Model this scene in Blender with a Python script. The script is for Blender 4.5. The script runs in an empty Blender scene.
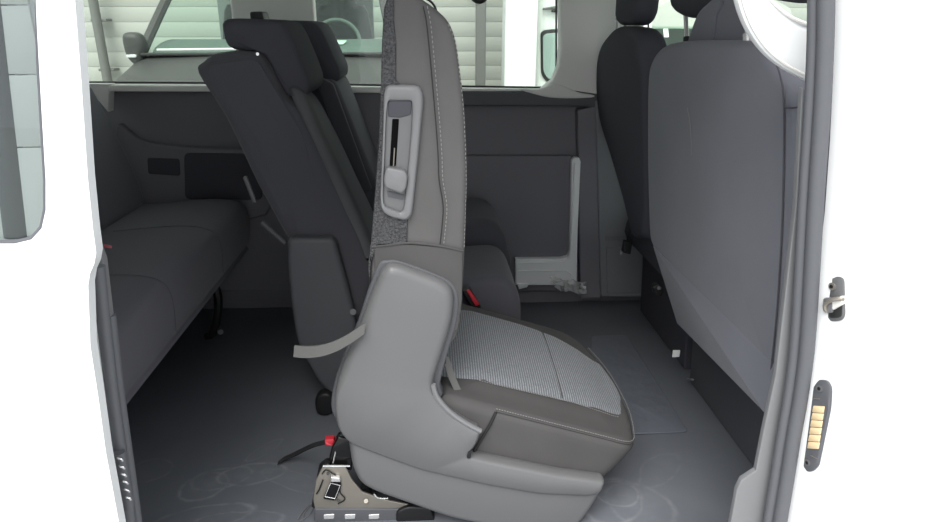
import bpy, bmesh, math, random
from mathutils import Vector, Matrix
from mathutils.geometry import delaunay_2d_cdt
random.seed(4)
S = bpy.context.scene
COL = S.collection
R = math.radians

# ------------------------------------------------------------------ survey: sight line -> point on a real plane
P_, YW_, F_ = R(19.0), R(3.0), 690.0
CAM = (0.0, -0.95, 1.1)
FW = (math.sin(YW_)*math.cos(P_), math.cos(YW_)*math.cos(P_), -math.sin(P_))
RT = (math.cos(YW_), -math.sin(YW_), 0.0)
UP = (RT[1]*FW[2]-RT[2]*FW[1], RT[2]*FW[0]-RT[0]*FW[2], RT[0]*FW[1]-RT[1]*FW[0])
def at(px, py, X=None, Y=None, Z=None):
    a, b = (px-464)/F_, -(py-261)/F_
    d = [FW[i]+a*RT[i]+b*UP[i] for i in range(3)]
    i, v = (0, X) if X is not None else (1, Y) if Y is not None else (2, Z)
    t = (v-CAM[i])/d[i]
    return Vector((CAM[0]+t*d[0], CAM[1]+t*d[1], CAM[2]+t*d[2]))
def xz(pts, Y): return [(p.x, p.z) for p in (at(a, b, Y=Y) for a, b in pts)]
def yz(pts, X): return [(p.y, p.z) for p in (at(a, b, X=X) for a, b in pts)]

# ------------------------------------------------------------------ materials
def mat(name, col, rough=.6, metal=0., spec=.5, bump=None, var=None, alpha=None, sheen=0., coat=0.):
    m = bpy.data.materials.new(name); m.use_nodes = True
    nt = m.node_tree; b = nt.nodes['Principled BSDF']
    b.inputs['Base Color'].default_value = (*col, 1)
    b.inputs['Roughness'].default_value = rough
    b.inputs['Metallic'].default_value = metal
    b.inputs['Specular IOR Level'].default_value = spec
    b.inputs['Sheen Weight'].default_value = sheen
    b.inputs['Coat Weight'].default_value = coat
    tc = nt.nodes.new('ShaderNodeTexCoord')
    if var:                                     # (scale, amount): slow colour variation
        n = nt.nodes.new('ShaderNodeTexNoise'); n.inputs['Scale'].default_value = var[0]; n.inputs['Detail'].default_value = 4
        nt.links.new(tc.outputs['Object'], n.inputs['Vector'])
        r = nt.nodes.new('ShaderNodeValToRGB')
        r.color_ramp.elements[0].position = .3; r.color_ramp.elements[1].position = .7
        r.color_ramp.elements[0].color = (*[c*(1-var[1]) for c in col], 1)
        r.color_ramp.elements[1].color = (*[min(1, c*(1+var[1])) for c in col], 1)
        nt.links.new(n.outputs['Fac'], r.inputs['Fac']); nt.links.new(r.outputs['Color'], b.inputs['Base Color'])
    if bump:                                    # (scale, strength, distance)
        n = nt.nodes.new('ShaderNodeTexNoise'); n.inputs['Scale'].default_value = bump[0]; n.inputs['Detail'].default_value = 3
        nt.links.new(tc.outputs['Object'], n.inputs['Vector'])
        k = nt.nodes.new('ShaderNodeBump'); k.inputs['Strength'].default_value = bump[1]; k.inputs['Distance'].default_value = bump[2]
        nt.links.new(n.outputs['Fac'], k.inputs['Height']); nt.links.new(k.outputs['Normal'], b.inputs['Normal'])
    return m

def ribbed(name, c0, c1, scale):
    m = mat(name, c0, .85, spec=.2, sheen=.2); nt = m.node_tree; b = nt.nodes['Principled BSDF']
    tc = nt.nodes.new('ShaderNodeTexCoord')
    w = nt.nodes.new('ShaderNodeTexWave'); w.wave_type = 'BANDS'; w.bands_direction = 'X'
    w.inputs['Scale'].default_value = scale; w.inputs['Distortion'].default_value = .25; w.inputs['Detail Scale'].default_value = 3
    n = nt.nodes.new('ShaderNodeTexNoise'); n.inputs['Scale'].default_value = 260
    mp = nt.nodes.new('ShaderNodeMapping'); mp.inputs['Scale'].default_value = (2.2, .55, 1)
    mx = nt.nodes.new('ShaderNodeMath'); mx.operation = 'MULTIPLY'
    r = nt.nodes.new('ShaderNodeValToRGB')
    r.color_ramp.elements[0].position = .12; r.color_ramp.elements[1].position = .5
    r.color_ramp.elements[0].color = (*c0, 1); r.color_ramp.elements[1].color = (*c1, 1)
    L = nt.links.new
    L(tc.outputs['Object'], w.inputs['Vector']); L(tc.outputs['Object'], mp.inputs['Vector']); L(mp.outputs['Vector'], n.inputs['Vector'])
    L(w.outputs['Fac'], mx.inputs[0]); L(n.outputs['Fac'], mx.inputs[1]); L(mx.outputs[0], r.inputs['Fac'])
    L(r.outputs['Color'], b.inputs['Base Color'])
    k = nt.nodes.new('ShaderNodeBump'); k.inputs['Strength'].default_value = .35; k.inputs['Distance'].default_value = .002
    L(mx.outputs[0], k.inputs['Height']); L(k.outputs['Normal'], b.inputs['Normal'])
    return m

def glass(name, tint, refl=.08, rough=0.0):
    m = bpy.data.materials.new(name); m.use_nodes = True; nt = m.node_tree
    for n in list(nt.nodes): nt.nodes.remove(n)
    o = nt.nodes.new('ShaderNodeOutputMaterial'); t = nt.nodes.new('ShaderNodeBsdfTransparent'); g = nt.nodes.new('ShaderNodeBsdfGlossy')
    t.inputs['Color'].default_value = (*tint, 1); g.inputs['Roughness'].default_value = rough
    ge = nt.nodes.new('ShaderNodeNewGeometry'); dt = nt.nodes.new('ShaderNodeVectorMath'); dt.operation = 'DOT_PRODUCT'
    L = nt.links.new; L(ge.outputs['Normal'], dt.inputs[0]); L(ge.outputs['Incoming'], dt.inputs[1])
    def M(op, i, v):
        n = nt.nodes.new('ShaderNodeMath'); n.operation = op; n.use_clamp = op != 'ABSOLUTE'
        for k, q in enumerate((i, v)):
            if q is None: continue
            if isinstance(q, (int, float)): n.inputs[k].default_value = q
            else: L(q, n.inputs[k])
        return n.outputs[0]
    fac = M('ADD', M('MULTIPLY', M('POWER', M('SUBTRACT', 1.0, M('ABSOLUTE', dt.outputs['Value'], None)), 5.0), .9), refl/2)
    x = nt.nodes.new('ShaderNodeMixShader')
    L(fac, x.inputs['Fac']); L(t.outputs[0], x.inputs[1]); L(g.outputs[0], x.inputs[2]); L(x.outputs[0], o.inputs['Surface'])
    return m

def floor_mat():
    base = (.122, .130, .148)
    m = mat('rubber_floor', base, .62, spec=.35, bump=(320, .12, .002)); nt = m.node_tree; b = nt.nodes['Principled BSDF']; L = nt.links.new
    tc = nt.nodes.new('ShaderNodeNewGeometry'); sx = nt.nodes.new('ShaderNodeSeparateXYZ')
    nz = nt.nodes.new('ShaderNodeTexNoise'); nz.inputs['Scale'].default_value = 9; nz.inputs['Detail'].default_value = 6
    # warp the coordinates slightly so the dusty shoe prints are irregular
    wv = nt.nodes.new('ShaderNodeVectorMath'); wv.operation = 'SCALE'; wv.inputs['Scale'].default_value = .035
    av = nt.nodes.new('ShaderNodeVectorMath'); av.operation = 'ADD'
    L(tc.outputs['Position'], nz.inputs['Vector']); L(nz.outputs['Color'], wv.inputs[0]); L(wv.outputs[0], av.inputs[0]); L(tc.outputs['Position'], av.inputs[1])
    L(av.outputs[0], sx.inputs[0])
    def M(op, a, c=None, clamp=False):
        n = nt.nodes.new('ShaderNodeMath'); n.operation = op; n.use_clamp = clamp
        for i, v in enumerate((a, c)):
            if v is None: continue
            if isinstance(v, (int, float)): n.inputs[i].default_value = v
            else: L(v, n.inputs[i])
        return n.outputs[0]
    tot = None
    prints = [(221, 478, .075, .045, .3, .8), (252, 474, .085, .045, .1, 1.0), (205, 486, .06, .05, .8, .9), (150, 470, .05, .05, 0, .5),
              (205, 516, .11, .04, .2, .9), (240, 519, .1, .03, 0, .8), (265, 450, .06, .02, .9, .5), (618, 493, .05, .05, .2, .9),
              (640, 505, .07, .09, .4, .6), (612, 500, .09, .07, 1.0, .7), (660, 470, .09, .04, .8, .35), (290, 480, .09, .03, -.5, .5)]
    for (px, py, a, c, rot, amt) in prints:
        q = at(px, py, Z=0)
        dx, dy = M('SUBTRACT', sx.outputs[0], q.x+.017), M('SUBTRACT', sx.outputs[1], q.y+.017)
        cr, sr = math.cos(rot), math.sin(rot)
        u = M('DIVIDE', M('ADD', M('MULTIPLY', dx, cr), M('MULTIPLY', dy, sr)), a)
        v = M('DIVIDE', M('SUBTRACT', M('MULTIPLY', dy, cr), M('MULTIPLY', dx, sr)), c)
        rr = M('SQRT', M('ADD', M('MULTIPLY', u, u), M('MULTIPLY', v, v)))
        ring = M('SUBTRACT', 1.0, M('MULTIPLY', M('ABSOLUTE', M('SUBTRACT', rr, 1.0)), 8.0), True)
        fill = M('MULTIPLY', M('SUBTRACT', 1.15, rr, True), .35)
        s = M('MULTIPLY', M('MAXIMUM', ring, fill), amt)
        tot = s if tot is None else M('MAXIMUM', tot, s)
    n2 = nt.nodes.new('ShaderNodeTexNoise'); n2.inputs['Scale'].default_value = 30; n2.inputs['Detail'].default_value = 5
    L(tc.outputs['Position'], n2.inputs['Vector'])
    n3 = nt.nodes.new('ShaderNodeTexNoise'); n3.inputs['Scale'].default_value = 3.5; n3.inputs['Detail'].default_value = 6
    L(tc.outputs['Position'], n3.inputs['Vector'])
    d = M('MULTIPLY', tot, M('MULTIPLY', M('SUBTRACT', n2.outputs['Fac'], .3, True), 2.2))
    d = M('MULTIPLY', d, .42)
    d = M('ADD', d, M('MULTIPLY', M('SUBTRACT', n3.outputs['Fac'], .45, True), .3), True)
    mx = nt.nodes.new('ShaderNodeMix'); mx.data_type = 'RGBA'
    mx.inputs['A'].default_value = (*base, 1); mx.inputs['B'].default_value = (.40, .41, .42, 1)
    L(d, mx.inputs['Factor']); L(mx.outputs['Result'], b.inputs['Base Color'])
    return m

WHITE = mat('white_paint', (.86, .87, .88), .3, coat=.4)
WHITE2 = mat('white_paint_interior', (.85, .86, .86), .4)
SILL = mat('grey_painted_flange', (.18, .183, .19), .45)
RUB = mat('rubber_seal', (.10, .103, .115), .55, bump=(200, .1, .001))
PLAST = mat('mid_grey_plastic', (.128, .128, .131), .42, bump=(900, .18, .0006))
PLASTL = mat('light_grey_plastic', (.17, .17, .177), .45, bump=(900, .15, .0006))
PLASTD = mat('dark_grey_plastic', (.085, .087, .096), .6, bump=(700, .15, .0008))
WALLP = mat('door_lining_plastic', (.18, .174, .195), .65, bump=(500, .2, .0008))
WALLP2 = mat('pillar_lining_plastic', (.19, .197, .21), .6, bump=(500, .2, .0008))
LEATH = mat('grey_leatherette', (.10, .096, .096), .7, spec=.35, bump=(420, .3, .0012), var=(9, .06))
LEATH2 = mat('grey_leatherette_lower', (.072, .069, .069), .72, spec=.3, bump=(420, .3, .0012), var=(9, .06))
CARP = mat('seat_back_carpet', (.085, .085, .09), .95, spec=.1, bump=(330, 1.0, .006), var=(260, .45))
FAB = mat('dark_seat_fabric', (.082, .081, .093), .9, spec=.2, bump=(600, .3, .001), sheen=.15)
FABF = mat('front_seat_fabric', (.15, .153, .182), .88, spec=.2, bump=(600, .25, .001), sheen=.2, var=(4, .08))
FABB = mat('black_seat_fabric', (.074, .073, .086), .92, spec=.15, bump=(600, .3, .001))
FAB3 = mat('rear_bench_fabric', (.115, .112, .13), .9, spec=.2, bump=(600, .3, .001), sheen=.15)
FABC = mat('seat_centre_fabric', (.115, .117, .122), .9, spec=.2, bump=(500, .3, .001))
RIB = ribbed('ribbed_insert', (.105, .11, .12), (.25, .262, .28), 55)
STITCH = mat('grey_thread', (.24, .235, .23), .8)
HOLE = mat('painted_hole', (.006, .006, .006), .9, spec=0)
BLACK = mat('black_plastic', (.008, .008, .009), .5)
GLOSSB = mat('gloss_black_metal', (.012, .012, .013), .18, metal=.3)
WEB = mat('grey_webbing', (.115, .114, .11), .8, bump=(800, .4, .001))
WEBD = mat('black_webbing', (.02, .02, .022), .8, bump=(800, .4, .001))
RED = mat('red_plastic', (.5, .02, .035), .5)
STEEL = mat('bare_steel', (.30, .275, .24), .42, metal=.55, bump=(60, .08, .001))
CHROME = mat('bright_steel', (.75, .75, .75), .25, metal=.6)
BRASS = mat('brass_contact', (.86, .66, .40), .4, metal=.1)
BEIGE = mat('beige_pillar_trim', (.80, .79, .76), .6, bump=(300, .1, .001))
CEIL = mat('headliner', (.75, .75, .72), .9)
GL = glass('window_glass', (.89, .94, .905), .06)
GLD = glass('door_glass', (.74, .77, .77), .10)
FLOORM = floor_mat()
MATM = mat('shiny_rubber_mat', (.135, .145, .17), .33, spec=.5, bump=(14, .35, .01))
WRAP = mat('clear_wrap', (.8, .82, .81), .2, bump=(60, .6, .01))
WRAP.node_tree.nodes['Principled BSDF'].inputs['Alpha'].default_value = .42
WALLO = mat('white_cladding', (.42, .42, .385), .6)
POST = mat('grey_steel_post', (.15, .15, .14), .6)
WPOST = mat('white_post', (.88, .9, .86), .6)
PALEV = mat('cream_van_paint', (.55, .56, .51), .4)
GROUND = mat('concrete_yard', (.46, .46, .45), .9, bump=(20, .3, .01), var=(2, .1))
VAND = mat('dark_van_paint', (.045, .045, .042), .5, coat=0.)
TRIMB = mat('black_trim', (.02, .02, .02), .5)
DASH = mat('grey_dashboard', (.16, .17, .165), .7)
PAPER = mat('white_paper', (.85, .87, .85), .8)
VGL = glass('van_glass', (.72, .86, .78), .10)

# ------------------------------------------------------------------ object helpers
ROOT = {}
def tag(o, label=None, cat=None, group=None, kind=None):
    if label: o['label'] = label
    if cat: o['category'] = cat
    if group: o['group'] = group
    if kind: o['kind'] = kind
    return o
def empty(name, loc, label=None, cat=None, group=None, kind=None):
    o = bpy.data.objects.new(name, None); COL.objects.link(o); o.location = loc; o.empty_display_size = .05
    ROOT[o.name] = Vector(loc)
    return tag(o, label, cat, group, kind)
def obj(name, bm, m, parent=None, ang=38):
    me = bpy.data.meshes.new(name)
    bmesh.ops.recalc_face_normals(bm, faces=bm.faces)
    off = Vector((0, 0, 0))
    if parent is not None:
        off = ROOT[parent.name]; bmesh.ops.translate(bm, verts=bm.verts, vec=-off)
    elif len(bm.verts):
        lo = Vector([min(v.co[i] for v in bm.verts) for i in range(3)]); hi = Vector([max(v.co[i] for v in bm.verts) for i in range(3)])
        off = Vector(((lo.x+hi.x)/2, (lo.y+hi.y)/2, lo.z)); bmesh.ops.translate(bm, verts=bm.verts, vec=-off)
    bm.to_mesh(me); bm.free()
    for p in me.polygons: p.use_smooth = True
    me.set_sharp_from_angle(angle=R(ang))
    me.materials.append(m)
    o = bpy.data.objects.new(name, me); COL.objects.link(o)
    if parent is not None: o.parent = parent
    else: o.location = off
    ROOT[o.name] = off
    return o
def struct(name, bm, m, parent=None, ang=38):
    o = obj(name, bm, m, parent, ang)
    if parent is None: o['kind'] = 'structure'
    return o

# ------------------------------------------------------------------ shape helpers
def cat_rom(pts, n=5, closed=True):
    out = []; N = len(pts); V = [Vector(p) for p in pts]
    for i in range(N if closed else N-1):
        p0, p1, p2, p3 = (V[(i-1) % N], V[i], V[(i+1) % N], V[(i+2) % N]) if closed else (V[max(i-1, 0)], V[i], V[i+1], V[min(i+2, N-1)])
        for k in range(n):
            t = k/n
            out.append(.5*((2*p1)+(p2-p0)*t+(2*p0-5*p1+4*p2-p3)*t*t+(3*p1-p0-3*p2+p3)*t**3))
    if not closed: out.append(V[-1])
    return out
def fil(pts, r, seg=4):
    """polygon with rounded corners; r a number or one radius per corner"""
    N = len(pts); out = []
    for i in range(N):
        p, a, b = Vector(pts[i]), Vector(pts[i-1]), Vector(pts[(i+1) % N])
        rr = r[i] if isinstance(r, (list, tuple)) else r
        d1, d2 = (a-p), (b-p)
        l = min(rr, d1.length*.48, d2.length*.48)
        if l < 1e-5: out.append(p); continue
        s, e = p+d1.normalized()*l, p+d2.normalized()*l
        for k in range(seg+1):
            t = k/seg; out.append((1-t)**2*s+2*t*(1-t)*p+t*t*e)
    return out
def ccw(pts):
    P = [Vector((p[0], p[1])) for p in pts]
    A = sum(P[i-1].x*P[i].y-P[i].x*P[i-1].y for i in range(len(P)))
    return P if A > 0 else P[::-1]
def inset(P, d):
    out = []
    for i in range(len(P)):
        a, p, b = P[i-1], P[i], P[(i+1) % len(P)]
        e1, e2 = (p-a), (b-p)
        if e1.length < 1e-9: e1 = e2
        if e2.length < 1e-9: e2 = e1
        n1, n2 = Vector((-e1.y, e1.x)).normalized(), Vector((-e2.y, e2.x)).normalized()
        n = n1+n2
        n = n.normalized()/max(.55, math.sqrt(max(0, (1+n1.dot(n2))/2))) if n.length > 1e-6 else n1
        out.append(p+n*(d[i] if isinstance(d, list) else d))
    N = len(P)                                  # collapse edges that turned over, so tight corners do not loop
    for _ in range(14):
        bad = [i for i in range(N) if (out[(i+1) % N]-out[i]).dot(P[(i+1) % N]-P[i]) < -1e-12]
        if not bad: break
        for i in bad:
            m = (out[i]+out[(i+1) % N])/2; e = (P[(i+1) % N]-P[i])*1e-3
            out[i], out[(i+1) % N] = m-e, m+e
    return out
def cap_fill(bm, ring, plane):
    """triangulated flat cap, safe for concave outlines"""
    ia, ib, ic = {'Y': (0, 2, 1), 'X': (1, 2, 0), 'Z': (0, 1, 2)}[plane]
    t = ring[0].co[ic]
    vs, _, fs, ov, _, _ = delaunay_2d_cdt([Vector((v.co[ia], v.co[ib])) for v in ring], [], [list(range(len(ring)))], 1, 1e-7)
    V = []
    for v, o in zip(vs, ov):
        if o: V.append(ring[o[0]])
        else:
            q = [0, 0, 0]; q[ia], q[ib], q[ic] = v.x, v.y, t; V.append(bm.verts.new(q))
    for f in fs:
        try: bm.faces.new([V[k] for k in f])
        except ValueError: pass
def slab(pts, a0, a1, r=.004, plane='Y', b0=0., b1=0., seg=4, bm=None, wt=None):
    """outline extruded from a0 to a1 with rounded rims of radius r; b0/b1 bulge the caps outwards"""
    bm = bm or bmesh.new(); P = ccw(pts); lo, hi = min(a0, a1), max(a0, a1)
    if a0 > a1: b0, b1 = b1, b0
    def co(p, t): return {'Y': (p.x, t, p.y), 'X': (t, p.x, p.y), 'Z': (p.x, p.y, t)}[plane]
    r = min(r, (hi-lo)/2)
    rings = []
    def caprings(sgn, edge, bul):
        Q = inset(P, r); c = sum(Q, Vector((0, 0)))/len(Q); rr = []
        for k in (1, 2, 3, 4):
            s = 1-k/5
            rr.append([Vector(co(c+(q-c)*s, edge+sgn*bul*(1-s*s))) for q in Q])
        return rr, Vector(co(c, edge+sgn*bul))
    cap0 = cap1 = None
    if b0: cr, cap0 = caprings(-1, lo, b0); rings += cr[::-1]
    D = [1.0]*len(P) if wt is None else [wt(p) for p in P]
    arc = [(1-math.cos(k/seg*math.pi/2), 1-math.sin(k/seg*math.pi/2)) for k in range(seg+1)]     # (depth, inset) from cap to side
    rings += [[Vector(co(q, lo+r*a)) for q in inset(P, [d*r*b for d in D])] for a, b in arc]
    rings += [[Vector(co(q, hi-r*a)) for q in inset(P, [d*r*b for d in D])] for a, b in arc[::-1]]
    if b1: cr, cap1 = caprings(1, hi, b1); rings += cr
    VS = []
    for ring in rings: VS.append([bm.verts.new(v) for v in ring])
    n = len(P)
    for A, B in zip(VS, VS[1:]):
        for i in range(n):
            j = (i+1) % n
            try: bm.faces.new((A[i], A[j], B[j], B[i]))
            except ValueError: pass
    for VR, c in ((VS[0], cap0), (VS[-1], cap1)):
        if c is None: cap_fill(bm, VR, plane)
        else:
            cv = bm.verts.new(c)
            for i in range(n): bm.faces.new((VR[i], VR[(i+1) % n], cv))
    return bm
def box(x0, x1, y0, y1, z0, z1, r=.004, bm=None, seg=2):
    return slab([(x0, y0), (x1, y0), (x1, y1), (x0, y1)] if r < 1e-4 else fil([(x0, y0), (x1, y0), (x1, y1), (x0, y1)], r*1.5, 3), z0, z1, r, 'Z', seg=seg, bm=bm)
def tube(pts, r, seg=8, closed=False, bm=None, caps=True):
    bm = bm or bmesh.new(); P = [Vector(p) for p in pts]; N = len(P)
    rad = r if isinstance(r, (list, tuple)) else [r]*N
    n = None; rings = []
    for i in range(N):
        t = (P[(i+1) % N]-P[i-1]) if closed else (P[min(i+1, N-1)]-P[max(i-1, 0)])
        t.normalize()
        if n is None:
            n = t.orthogonal().normalized()
        n = (n-t*n.dot(t)).normalized(); b = t.cross(n)
        rings.append([bm.verts.new(P[i]+rad[i]*(n*math.cos(2*math.pi*k/seg)+b*math.sin(2*math.pi*k/seg))) for k in range(seg)])
    for i in range(N if closed else N-1):
        A, B = rings[i], rings[(i+1) % N]
        for k in range(seg): bm.faces.new((A[k], A[(k+1) % seg], B[(k+1) % seg], B[k]))
    if not closed and caps: bm.faces.new(rings[0]); bm.faces.new(rings[-1])
    return bm
def band(pts, wv, th, bm=None):
    """strap: centre line, width vector(s), thickness"""
    bm = bm or bmesh.new(); P = [Vector(p) for p in pts]; N = len(P); rr = []
    for i in range(N):
        t = (P[min(i+1, N-1)]-P[max(i-1, 0)]).normalized(); w = Vector(wv[i] if isinstance(wv, list) else wv)
        n = t.cross(w).normalized()*th/2
        rr.append([bm.verts.new(P[i]+s*w/2+u*n) for s, u in ((-1, -1), (1, -1), (1, 1), (-1, 1))])
    for A, B in zip(rr, rr[1:]):
        for k in range(4): bm.faces.new((A[k], A[(k+1) % 4], B[(k+1) % 4], B[k]))
    bm.faces.new(rr[0]); bm.faces.new(rr[-1]); return bm
def cyl(p0, p1, r, seg=14, bm=None): return tube([p0, p1], r, seg, bm=bm)
def quad(pts, bm=None):
    bm = bm or bmesh.new(); bm.faces.new([bm.verts.new(p) for p in pts]); return bm
def dashes(path, r, step=.0055, gap=.4, bm=None):
    """a row of stitches along a 3-D path"""
    bm = bm or bmesh.new(); P = [Vector(p) for p in path]; acc = 0; i = 0
    L = [0]
    for a, b in zip(P, P[1:]): L.append(L[-1]+(b-a).length)
    def ptat(s):
        for k in range(len(P)-1):
            if s <= L[k+1] or k == len(P)-2:
                f = (s-L[k])/max(1e-9, L[k+1]-L[k]); return P[k].lerp(P[k+1], f)
    s = 0
    while s+step*(1-gap) < L[-1]:
        tube([ptat(s), ptat(s+step*(1-gap))], r, 4, bm=bm); s += step
    return bm
def loft(sections, cap=True, bm=None):
    bm = bm or bmesh.new(); VS = [[bm.verts.new(p) for p in s] for s in sections]; n = len(VS[0])
    for A, B in zip(VS, VS[1:]):
        for i in range(n): bm.faces.new((A[i], A[(i+1) % n], B[(i+1) % n], B[i]))
    if cap: bm.faces.new(VS[0]); bm.faces.new(VS[-1])
    return bm

# ================================================================== THE SETTING: van body
FY = 1.70
struct('floor', box(-1.9, .93, .06, FY, -.04, 0, .004), FLOORM)
struct('ceiling', box(-1.95, 1.9, .05, FY+.05, 1.36, 1.40, .004), CEIL)
struct('wall_rear', box(-1.95, -1.90, .0, FY+.05, -.04, .87, .004), WALLP)
struct('window_4', box(-1.935, -1.925, .06, FY, .87, 1.36, .002), GL)
# far side lining below the belt line
zb = .868
far = struct('wall_far', box(-1.9, 1.9, FY, FY+.06, -.04, zb, .004), WALLP)
# ledge of the belt line, light grey top
led = [at(p, q, Y=1.69) for p, q in ((82, 86.5), (300, 88), (545, 91), (560, 92))]
struct('trim_1', slab(xz([(82, 85), (300, 86), (545, 89.5), (560, 91), (560, 96), (540, 96), (300, 92), (82, 91.5)], 1.66), 1.66, 1.72, .004), BEIGE)
# raised lower lining board with its seam
struct('trim_2', slab(fil(xz([(105, 155), (572, 155), (572, 290), (100, 290)], 1.69), .01), 1.676, 1.70, .006), WALLP)
# curved shoulder of lining in front of the pillar
struct('trim_3', slab(fil(xz([(455, 91), (520, 91), (545, 88), (572, 90), (600, 94), (640, 101), (640, 114), (596, 108), (570, 106), (455, 106)], 1.66), .006), 1.65, 1.70, .008), PLASTD)
struct('trim_17', slab(cat_rom(xz([(519, 89), (540, 88.5), (552, 84), (562, 85.5), (578, 92), (594, 95), (590, 98), (560, 98.5), (540, 96)], 1.65), 4), 1.646, 1.67, .008), BEIGE)
# vertical dark lining beside the step and the pillar's lower board
struct('trim_4', slab(fil(xz([(577, 110), (596, 105), (601, 298), (580, 298)], 1.66), .006), 1.65, 1.70, .006), WALLP)
tp = struct('trim_5', slab(fil(xz([(594, 100), (650, 104), (655, 296), (600, 296)], 1.66), .008), 1.645, 1.70, .008), WALLP2)
obj('cover_lid', slab(fil(xz([(606, 247), (636, 247), (640, 292), (607, 293)], 1.642), .004), 1.638, 1.65, .003), WALLP2, tp)
obj('groove', slab(fil(xz([(605, 236), (640, 236), (640, 241), (605, 241)], 1.642), .002), 1.642, 1.648, .001), PLASTL, tp)
# pocket and armrest moulding of the rear side lining
struct('trim_6', slab(cat_rom(xz([(116, 128), (128, 132), (142, 141), (180, 147), (236, 149), (266, 150), (266, 215), (184, 215), (130, 212), (116, 190)], 1.66), 4), 1.655, 1.70, .01), WALLP)
struct('trim_7', slab(fil(xz([(184, 153), (262, 154), (262, 200), (185, 199)], 1.65), .02), 1.648, 1.67, .005), FABB)
struct('trim_18', slab(fil(xz([(147, 158), (179, 159), (180, 176), (148, 174)], 1.65), .01), 1.65, 1.67, .004), FABB)
# light corner at the back end of the sill
struct('trim_8', slab(xz([(84, 84), (109, 84), (108, 112)], 1.64), 1.64, 1.69, .003), BEIGE)
# pillars
zt = 1.38
struct('trim_9', slab(fil([(at(231, 5, Y=1.66).x, zb), (at(314, 5, Y=1.66).x, zb), (at(313, 5, Y=1.66).x, zt), (at(230, 5, Y=1.66).x, zt)], .01), 1.655, 1.72, .01), BEIGE)
pil = xz([(558, -70), (559, 0), (560, 45), (558, 66), (552, 80), (541, 89), (560, 93), (595, 98), (644, 103), (643, 0), (642, -70)], 1.67)
struct('trim_10', slab(pil, 1.655, 1.72, .012), BEIGE)
struct('wall_far_header', box(-1.9, 1.9, FY-.02, FY+.05, 1.30, 1.38, .004), BEIGE)['kind'] = 'structure'
struct('wall_far_rear', box(-1.9, -1.45, FY-.02, FY+.05, zb, 1.32, .004), BEIGE)
# windows: pane + rubber edge
def window(n, pts, Y, m=GL, rr=.0035):
    Q = fil(xz(pts, Y), .05, 6)
    w = struct('window_%d' % n, slab(Q, Y, Y+.006, .002), m)
    obj('window_seal', tube([(p.x, Y-.004, p.y) for p in Q], rr, 6, closed=True), BLACK, w)
window(1, [(50, 82), (238, 83), (238, -70), (40, -70)], 1.715)
window(2, [(308, 84), (556, 87.5), (556, -70), (308, -70)], 1.715)
window(3, [(648, 103), (900, 120), (900, -60), (648, -60)], 1.715)
# front bulkhead side: rest of the cab
struct('window_5', box(1.885, 1.895, .06, FY, .92, 1.36, .002), GL)
struct('wall_front', box(1.86, 1.92, .05, FY+.05, -.04, .92, .004), WALLP)
struct('floor_cab', box(.93, 1.9, .06, FY, -.04, -.0, .004), WALLP)

# near side of the body: rear quarter behind the sliding door
struct('wall_near', box(-1.95, -.50, -.02, .05, -.35, 1.40, .004), WHITE)
# sill of the door opening, hidden below the frame
struct('trim_11', box(-.50, .57, .00, .06, -.35, -.045, .004), SILL)
# B pillar jamb: slanted white face, then outer skin
def jamb():
    lf = [(836, -60), (837, 0), (837, 60), (833, 140), (828, 210), (818, 300), (806, 385), (795, 460), (784, 540), (775, 600)]
    bm = bmesh.new(); A = []; 
    for i, (a, b) in enumerate(lf):
        p = at(a-3, b, Y=.03)
        A.append([bm.verts.new(q) for q in (p, p+Vector((.02, -.035, 0)), (.67, -.15, p.z), (2.0, -.17, p.z), (2.0, -.11, p.z), (.78, .02, p.z), p+Vector((.03, .01, 0)))])
    for a, b in zip(A, A[1:]):
        for k in range(7): bm.faces.new((a[k], a[(k+1) % 7], b[(k+1) % 7], b[k]))
    bm.faces.new(A[0]); bm.faces.new(A[-1]); return bm
struct('wall_pillar', jamb(), WHITE, ang=25)
# painted flange inside the seal (widens downwards, steps out above the floor)
fl = xz([(802.3, 88), (803.3, 88), (804, 120), (801, 200), (795, 300), (786, 390), (776, 470), (768, 545), (728, 545), (731, 522), (737, 490), (742, 480), (756, 471), (764, 430), (776, 375), (786, 290), (796, 205), (801, 110)], .05)
struct('trim_12', slab(fl, .05, .062, .002), SILL)
# rubber seal: two beads
sl = [(822, -60), (821, 0), (820, 50), (817, 110), (811, 200), (806, 290), (802, 348), (796, 395), (789, 435), (782, 480), (775, 522), (764, 590)]
c1 = cat_rom([at(a-6.5, b, Y=.035) for a, b in sl], 4, False); c2 = cat_rom([at(a+5, b, Y=.02) for a, b in sl], 4, False)
ts = struct('trim_13', tube(c1, .0095, 12), RUB)
obj('outer_bead', tube(c2, .0118, 12), RUB, ts)
obj('lip', tube(cat_rom([at(a-1, b, Y=.028) for a, b in sl], 4, False), .006, 8), PLASTD, ts)
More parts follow.
